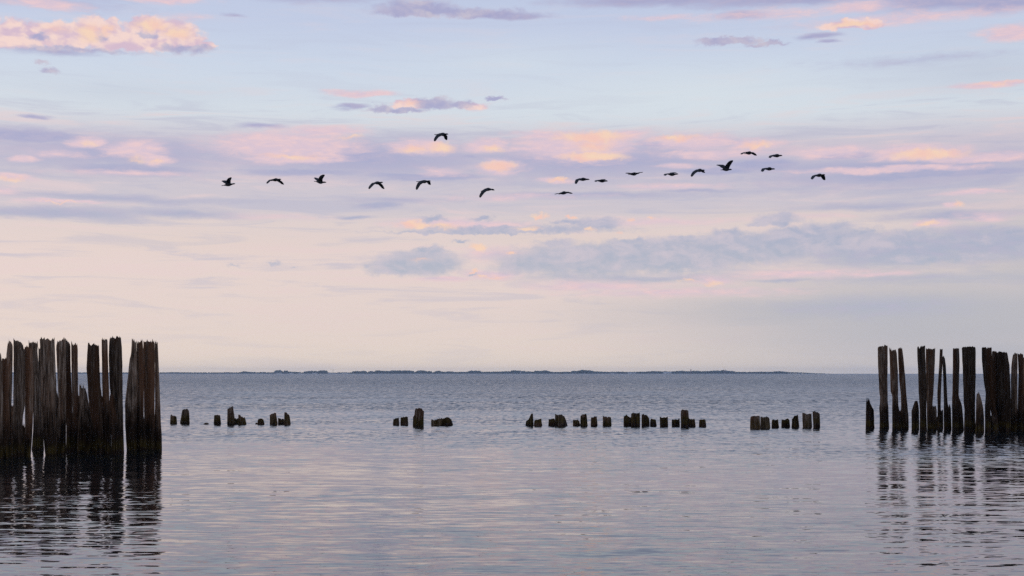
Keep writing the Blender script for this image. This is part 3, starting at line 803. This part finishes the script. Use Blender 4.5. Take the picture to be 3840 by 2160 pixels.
def tube(verts, faces, path, radii, n=10, flat=None):
    """closed loft along a path; flat = list of vertical squash factors"""
    path = [Vector(p) for p in path]
    start = len(verts)
    for i, p in enumerate(path):
        d = (path[min(i + 1, len(path) - 1)] - path[max(i - 1, 0)]).normalized()
        up = Vector((0, 0, 1))
        side = d.cross(up).normalized()
        upp = side.cross(d).normalized()
        fl = flat[i] if flat else 1.0
        for k in range(n):
            a = 2 * math.pi * k / n
            verts.append(p + side * math.cos(a) * radii[i] + upp * math.sin(a) * radii[i] * fl)
    for i in range(len(path) - 1):
        for k in range(n):
            a, c2 = start + i * n + k, start + i * n + (k + 1) % n
            faces.append((a, c2, c2 + n, a + n))
    faces.append(tuple(start + k for k in range(n))[::-1])
    faces.append(tuple(start + (len(path) - 1) * n + k for k in range(n)))


def wing(verts, faces, stations, chords, thick, heading):
    st = [Vector(s) for s in stations]
    n = 8
    start = len(verts)
    for i, p in enumerate(st):
        span = (st[min(i + 1, len(st) - 1)] - st[max(i - 1, 0)]).normalized()
        ch = (heading - span * heading.dot(span))
        if ch.length < 0.25:
            ch = ch + Vector((0.3, 0, 0.12))
        ch.normalize()
        nm = span.cross(ch).normalized()
        c2 = chords[i]
        prof = [(0.42, 0), (0.3, .5), (0.0, .6), (-0.35, .3), (-0.58, 0), (-0.35, -.3), (0.0, -.45), (0.3, -.45)]
        for a, t in prof:
            verts.append(p + ch * a * c2 + nm * t * thick[i])
    for i in range(len(st) - 1):
        for k in range(n):
            a, c2 = start + i * n + k, start + i * n + (k + 1) % n
            faces.append((a, c2, c2 + n, a + n))
    faces.append(tuple(start + k for k in range(n))[::-1])
    faces.append(tuple(start + (len(st) - 1) * n + k for k in range(n)))


BIRDS = [
    # x, y, distance, head, tail, near wing wrist & tip, far wing wrist & tip, label
    (855.7, 692.6, 87, (28, -2.7), (-25.6, 2.7), (7, -14), (19, -22), (-13, -13.5), (-27, -18.5), "leftmost cormorant in the line, wings raised in a V"),
    (1031.9, 674.5, 87, (24, -1), (-17, 3), (-17, 2), (-26, 16.5), (15, 3), (27, 12.5), "second cormorant from the left, wings arched down"),
    (1199.8, 683.1, 87, (25, 2), (-23, -4), (7, -12), (22, -22), (-11, -13), (-23, -21), "third cormorant from the left, wings raised and slightly tail-up"),
    (1413, 686, 87, (24, -1), (-18, -.5), (-13, 6), (-27, 25.6), (14, 5), (25, 18), "fourth cormorant from the left, both wings hanging down"),
    (1588.8, 681.3, 86, (27, -1.5), (-28, -1), (-16, 9), (-25, 32), (18, -1), (23, 7), "fifth cormorant from the left, long wing pointing straight down"),
    (1827.6, 710.4, 86, (26, 1.6), (-25, 6), (-15, 10), (-27, 32), (10, -4), (26, -2), "cormorant climbing in mid line, near wing down, far wing forward"),
    (1658.7, 503.8, 84, (23, .5), (-30, -.5), (-18, 9), (-27, 29), (12, 4), (15, 14.5), "highest cormorant flying alone above the line"),
    (2111.7, 723.6, 85, (25, -1), (-16, 4), (-15, 4), (-31, 8), (20, -3), (36, -2), "lowest cormorant of the line, gliding with level wings"),
    (2183.9, 672.4, 85, (27, 2), (-20, 2), (-19, 4), (-24, 20), (2, -6), (19, -7), "left of two close cormorants, one wing tip hooked down"),
    (2256.1, 678.2, 85, (23, 2), (-20, 0), (-17, 0), (-23, 7), (6, -8), (17, -10), "right of two close cormorants, small raised far wing"),
    (2376, 652.6, 84, (22, -2), (-20, 1), (-14, .5), (-31, 1), (14, -6), (37, -11), "cormorant gliding with one long wing stretched up forward"),
    (2518.2, 653.8, 84, (25, 0), (-21, -2), (-20, 0), (-26, 8), (5, -9), (22, -12), "cormorant with half-raised wing between a glider and a drooping one"),
    (2621.7, 639, 84, (21, 1), (-17, 2), (-18, 8), (-30, 26), (10, -3), (27, 3), "cormorant with a big drooping left wing beside the V-winged one"),
    (2721.9, 635.5, 83, (22, 2), (-19, 1), (8, -15), (21, -28), (-13, -15), (-30, -21), "right-hand cormorant with wings raised high in a V"),
    (2806.9, 573.8, 83, (20, 1), (-15, 2), (-17, 0), (-31, 9), (19, -2), (36, 4), "upper cormorant on the right gliding in a flat arch"),
    (2911.7, 583.8, 83, (21, 1), (-25, .5), (-20, 2), (-28, 12), (-1, -6), (16, -6.5), "topmost right cormorant with a blunt raised wing"),
    (2882.6, 633.2, 82, (23, 2), (-18, 1), (-19, 1), (-27, 14), (8, -5), (23, -5), "cormorant directly below the topmost right one"),
    (3070.1, 657.6, 82, (23, -1), (-17, 2), (-19, 4), (-29, 18), (20, 1), (31, 13), "rightmost cormorant leading the flock, wings arched down"),
]


def make_bird(px_, py_, D, head, tail, aw, at_, bw, bt, label):
    s = D / FPX
    C = Vector(((px_ - PW / 2) * s, D, EYE - (py_ - HOR) * s))
    q = lambda p, dep: Vector((p[0] * s, dep, -p[1] * s))
    Hd, Tl = q(head, -0.10), q(tail, 0.10)
    heading = (Hd - Tl).normalized()
    v, f = [], []
    mid = Vector((0, 0, 0))
    # tail, body, neck, head and hooked bill in one spindle
    path = [Tl, Tl.lerp(mid, .30), Tl.lerp(mid, .55), Tl.lerp(mid, .82), mid + heading * .03, mid + heading * .11,
            mid.lerp(Hd, .42), mid.lerp(Hd, .60) + Vector((0, 0, .006)), mid.lerp(Hd, .76) + Vector((0, 0, .012)), mid.lerp(Hd, .86) + Vector((0, 0, .010)), Hd]
    rad = [.05, .04, .06, .095, .11, .098, .062, .044, .046, .034, .012]
    flat = [.35, .5, .8, .9, .95, .95, 1, 1, 1, 1, 1]
    tube(v, f, path, rad, 12, flat)
    for (w1, w2, sg) in ((aw, at_, -1), (bw, bt, 1)):
        sh = heading * 0.05 + Vector((0, sg * 0.04, 0.035))
        a = q(w1, 0)
        d1 = math.sqrt(max(.05 ** 2, .34 ** 2 - (a.x - sh.x) ** 2 - (a.z - sh.z) ** 2))
        a.y = sh.y + sg * d1
        t = q(w2, 0)
        d2 = math.sqrt(max(.03 ** 2, .42 ** 2 - (t.x - a.x) ** 2 - (t.z - a.z) ** 2))
        t.y = a.y + sg * d2 * 0.8
        m1 = sh.lerp(a, .5) + Vector((0, 0, .012))
        m2 = a.lerp(t, .5) - heading * .015 + Vector((0, 0, .012))
        m3 = a.lerp(t, .82) - heading * .02
        wing(v, f, [sh - Vector((0, sg * .05, .03)), sh, m1, a, m2, m3, t], [.30, .30, .285, .27, .225, .17, .075], [.06, .055, .048, .044, .04, .038, .035], heading)
    me = bpy.data.meshes.new("tmp")
    me.from_pydata([tuple(p) for p in v], [], f)
    bm = bmesh.new()
    bm.from_mesh(me)
    bmesh.ops.recalc_face_normals(bm, faces=bm.faces)
    bm.to_mesh(me)
    bm.free()
    tmp = bpy.data.objects.new("tmp", me)
    COL.objects.link(tmp)
    md = tmp.modifiers.new("weld", 'REMESH')
    md.mode = 'VOXEL'
    md.voxel_size = 0.012
    md.use_smooth_shade = True
    bpy.context.view_layer.update()
    out = bpy.data.meshes.new_from_object(tmp.evaluated_get(bpy.context.evaluated_depsgraph_get()))
    bpy.data.objects.remove(tmp)
    bpy.data.meshes.remove(me)
    out.materials.clear()
    out.materials.append(m_bird)
    o = bpy.data.objects.new("flying_cormorant", out)
    COL.objects.link(o)
    o.location = C
    tag(o, label, "bird", "cormorants flying in a line")


for bd in BIRDS:
    make_bird(*bd)

# ------------------------------------------------------------------ the far shore
DI = 4300.0
MPP = DI / FPX


def far_pt(x, y, d=DI):
    return (x - PW / 2) / FPX * d, EYE - (y - HOR) / FPX * d


STR = [
    (600, [(0, 65), (200, 62), (500, 65), (505, 55), (520, 65), (900, 66), (1000, 62), (1100, 66), (1230, 58), (1245, 48), (1290, 55), (1400, 62), (1410, 55), (1430, 65), (1520, 58), (1600, 65),
           (1700, 62), (1720, 38), (1750, 32), (1785, 35), (1800, 55), (1840, 58), (1860, 40), (1885, 40), (1910, 55), (2050, 58), (2120, 65), (2180, 48), (2260, 42), (2340, 50)]),
    (1200, [(0, 40), (90, 38), (105, 66), (230, 70), (275, 63), (480, 66), (500, 48), (570, 46), (600, 52), (640, 42), (680, 48), (695, 68), (725, 68), (735, 48), (770, 46), (800, 58), (830, 40), (870, 38),
            (960, 44), (1040, 44), (1080, 36), (1200, 40), (1340, 38), (1390, 50), (1400, 62), (1415, 62), (1430, 45), (1510, 36), (1610, 52), (1635, 42), (1655, 62), (1700, 64), (1720, 45), (1780, 44), (1830, 58),
            (1940, 48), (2000, 60), (2200, 55), (2250, 38), (2370, 42)]),
    (1800, [(0, 42), (30, 58), (200, 55), (380, 50), (460, 48), (490, 35), (560, 38), (620, 45), (760, 55), (800, 58), (820, 40), (900, 45), (980, 35), (1020, 50), (1100, 60), (1350, 55), (1380, 40), (1420, 48),
            (1480, 35), (1530, 28), (1640, 38), (1700, 50), (1900, 58), (2000, 55), (2300, 58)]),
    (2400, [(0, 55), (150, 50), (180, 45), (240, 50), (500, 52), (600, 42), (700, 50), (750, 48), (850, 40), (900, 50), (1050, 45), (1150, 38), (1200, 45), (1230, 35), (1280, 40), (1370, 45), (1400, 55), (1600, 60),
            (1800, 55), (1950, 58), (2030, 48), (2110, 50), (2200, 60), (2400, 66), (2576, 75), (2760, 84)]),
]
prof = [(-300, 1397.0), (0, 1396.5), (300, 1396.5)]
for ox, pts in STR:
    prof += [(ox + a / 3.963, 1380 + bb / 3.963) for a, bb in pts]
pxs = np.array([p[0] for p in prof])
pys = np.array([p[1] for p in prof])

m_land, N, b = material("shore_land")
tl = N.n('ShaderNodeTexCoord').outputs['Object']
N.put(b.inputs['Base Color'], N.mix(N.noise(N.vec('MULTIPLY', tl, (.02, .02, .2)), 1.0, 3.0), (0.035, 0.040, 0.022, 1), (0.09, 0.085, 0.05, 1)))
b.inputs['Roughness'].default_value = 0.95
verts, faces = [], []
xs = np.linspace(-340, 3110, 180)
for i, x in enumerate(xs):
    top = np.interp(x, pxs, pys)
    X0, zt = far_pt(x, top)
    e = min(1.0, (3110 - x) / 500.0)
    hh = max(0.25, 1.6 * e) + 0.25 * math.sin(x * .05)
    for dy, z in ((-18, -0.5), (-10, 0.25 * e + .05), (0, hh), (160, hh + .4), (330, -0.5)):
        verts.append((X0 * (DI + dy) / DI, DI + dy, z))
for i in range(len(xs) - 1):
    for k in range(4):
        a = i * 5 + k
        faces.append((a, a + 5, a + 6, a + 1))
o = mesh_obj("shore_land", verts, faces, m_land)
tag(o, "low far shore along the horizon", "land", kind="structure")

m_leaf, N, b = material("far_foliage")
tl = N.n('ShaderNodeTexCoord').outputs['Object']
N.put(b.inputs['Base Color'], N.mix(N.noise(N.vec('MULTIPLY', tl, (.12, .12, .3)), 1.0, 4.0), (0.018, 0.032, 0.014, 1), (0.055, 0.075, 0.030, 1)))
b.inputs['Roughness'].default_value = 0.9
bm0 = bmesh.new()
bmesh.ops.create_icosphere(bm0, subdivisions=1, radius=1.0)
sv = np.array([v.co[:] for v in bm0.verts])
sf = [tuple(v.index for v in fc.verts) for fc in bm0.faces]
bm0.free()
verts, faces = [], []
x = -330.0
while x < 3090:
    top = float(np.interp(x, pxs, pys))
    htot = (1402.0 - top) * MPP * 1.1
    for row in range(3):
        dy = 25 + row * 30 + rng.uniform(-10, 10)
        d = DI + dy
        X0 = (x + rng.uniform(-2, 2) - PW / 2) / FPX * d
        hh = max(0.8, htot * rng.uniform(0.72, 1.0) if row else htot * rng.uniform(0.86, 1.0))
        nb = 3 if hh > 6 else 2
        for q in range(nb):
            rr = max(1.2, min(4.2, hh * .32)) * rng.uniform(.7, 1.15)
            zc = max(0.5, (hh - rr * .9) * (1 - q / nb * 0.75))
            cc = np.array([X0 + rng.uniform(-2.2, 2.2), d + rng.uniform(-4, 4), zc])
            sc = np.array([rr * rng.uniform(1.0, 1.5), rr * 1.2, rr * .95])
            vv = sv * sc * rng.uniform(.8, 1.15, (len(sv), 1)) + cc
            k0 = len(verts)
            verts += vv.tolist()
            faces += [(a + k0, b2 + k0, c2 + k0) for a, b2, c2 in sf]
    x += 3.0 if htot > 6 else 4.0
o = mesh_obj("distant_wood", verts, faces, m_leaf)
tag(o, "dark tree belt along the far shore", "trees", kind="stuff")

m_wall, N, b = material("white_render")
tl = N.n('ShaderNodeTexCoord').outputs['Object']
N.put(b.inputs['Base Color'], N.mix(N.noise(N.vec('MULTIPLY', tl, (.4, .4, .4)), 1.0, 3.0), (0.70, 0.68, 0.64, 1), (0.82, 0.80, 0.77, 1)))
b.inputs['Roughness'].default_value = 0.8
m_roof, N, b = material("dark_roof")
tl = N.n('ShaderNodeTexCoord').outputs['Object']
N.put(b.inputs['Base Color'], N.mix(N.noise(N.vec('MULTIPLY', tl, (.6, .6, .6)), 1.0, 3.0), (0.06, 0.04, 0.035, 1), (0.14, 0.09, 0.075, 1)))
b.inputs['Roughness'].default_value = 0.8
m_proof, N, b = material("pale_roof")
tl = N.n('ShaderNodeTexCoord').outputs['Object']
N.put(b.inputs['Base Color'], N.mix(N.noise(N.vec('MULTIPLY', tl, (.6, .6, .6)), 1.0, 3.0), (0.45, 0.44, 0.43, 1), (0.62, 0.60, 0.58, 1)))
b.inputs['Roughness'].default_value = 0.7
m_brick, N, b = material("far_brick")
tl = N.n('ShaderNodeTexCoord').outputs['Object']
N.put(b.inputs['Base Color'], N.mix(N.noise(N.vec('MULTIPLY', tl, (1, 1, 1)), 1.0, 3.0), (0.14, 0.07, 0.05, 1), (0.22, 0.12, 0.09, 1)))
b.inputs['Roughness'].default_value = 0.9


def box(x0, x1, y0, y1, z0, z1):
    return [(x0, y0, z0), (x1, y0, z0), (x1, y1, z0), (x0, y1, z0), (x0, y0, z1), (x1, y0, z1), (x1, y1, z1), (x0, y1, z1)], \
        [(0, 3, 2, 1), (4, 5, 6, 7), (0, 1, 5, 4), (1, 2, 6, 5), (2, 3, 7, 6), (3, 0, 4, 7)]


def empty(name, loc):
    e = bpy.data.objects.new(name, None)
    e.empty_display_size = 1
    COL.objects.link(e)
    e.location = loc
    return e


def shed(x0, x1, ytop, label, roof, name="waterfront_shed", depth=10.0):
    d = DI - 9
    a, zt = far_pt(x0, ytop, d)
    c2, _ = far_pt(x1, ytop, d)
    w = c2 - a
    h = max(zt, 2.6)
    e = empty(name, ((a + c2) / 2, d, 0.0))
    v, f = box(-w / 2, w / 2, 0, depth, 0.02, h * .68)
    mesh_obj("wall", v, f, m_wall, e)
    wv = w / 2 + .4
    v = [(-wv, -.5, h * .68 + .01), (wv, -.5, h * .68 + .01), (wv, depth + .5, h * .68 + .01), (-wv, depth + .5, h * .68 + .01), (-wv, depth / 2, h), (wv, depth / 2, h)]
    mesh_obj("roof", v, [(0, 3, 2, 1), (0, 1, 5, 4), (2, 3, 4, 5), (0, 4, 3), (1, 2, 5)], roof, e)
    n = max(2, int(w / 6))
    for k in range(n):
        xx = -w / 2 + (k + .5) * w / n
        v, f = box(xx - .7, xx + .7, -.06, -.01, .9, min(2.2, h * .6))
        mesh_obj("window", v, f, m_roof, e)
    tag(e, label, "building", "white buildings on the far shore")


shed(1033, 1055, 1398.2, "white building below the tall round trees, leftmost on the far shore", m_proof)
shed(1086, 1100, 1400.6, "small white building, second from left on the far shore", m_proof)
shed(1120, 1132, 1401.2, "small white building, third from left on the far shore", m_proof)
shed(1171, 1190, 1401.2, "long low white building right before the open gap on the far shore", m_proof)
shed(1230, 1260, 1399.8, "white building under the thin mast on the far shore", m_proof)
shed(1281, 1303, 1401.2, "low white building right of the thin mast on the far shore", m_proof)
shed(2291, 2303, 1398.6, "small bright white house right of the biggest round wood", m_wall)
shed(2355, 2385, 1397.4, "long white building between small house and big warehouse, far shore", m_proof)
shed(2488, 2517, 1396.6, "largest white warehouse left of the tower on the far shore", m_wall)


def slim(name, x, ytop, wpx, label, cat, mat, cap=False):
    d = DI + 8
    X0, zt = far_pt(x, ytop, d)
    w = wpx * MPP / 2
    e = empty(name, (X0, d, 0.0))
    hb = zt * (.82 if cap else 1.0)
    v, f = box(-w, w, -w, w, 0.3, hb)
    mesh_obj("shaft", v, f, mat, e)
    if cap:
        w2 = w * 1.15
        v = [(-w2, -w2, hb + .01), (w2, -w2, hb + .01), (w2, w2, hb + .01), (-w2, w2, hb + .01), (0, 0, zt)]
        mesh_obj("roof", v, [(0, 3, 2, 1), (0, 1, 4), (1, 2, 4), (2, 3, 4), (3, 0, 4)], m_roof, e)
    else:
        v, f = box(-w * 1.3, w * 1.3, -w * 1.3, w * 1.3, hb + .01, hb + .5)
        mesh_obj("cap", v, f, mat, e)
    tag(e, label, cat)


slim("church_tower", 2590.5, 1385, 3.0, "slim tower rising above the trees right of the white warehouse", "tower", m_brick)
slim("church_tower", 1953, 1390.5, 3.0, "small pale church tower among trees, middle of the far shore", "tower", m_wall, True)
slim("chimney_stack", 2714, 1386.8, 1.8, "left of two chimneys over the far shore trees", "chimney", m_brick)
slim("chimney_stack", 2720, 1387.0, 1.8, "right of two chimneys over the far shore trees", "chimney", m_brick)
slim("radio_mast", 1249, 1386.5, 0.7, "thin mast in the treeless gap of the far shore", "mast", m_roof)

# ------------------------------------------------------------------ haze over the water
HB = 5230.0
v, f = box(-HB, HB, -HB, HB, -1.0, 19.0)
m_haze = bpy.data.materials.new("haze")
m_haze.use_nodes = True
N = Nodes(m_haze.node_tree)
pv = N.n('ShaderNodeVolumePrincipled')
pv.inputs['Color'].default_value = (0.55, 0.74, 1.0, 1)
pv.inputs['Density'].default_value = 0.00010
pv.inputs['Anisotropy'].default_value = 0.45
mo = N.n('ShaderNodeOutputMaterial')
N.t.links.new(pv.outputs[0], mo.inputs['Volume'])
o = mesh_obj("haze", v, f, m_haze)
tag(o, "thin evening haze over the sea", "haze", kind="stuff")
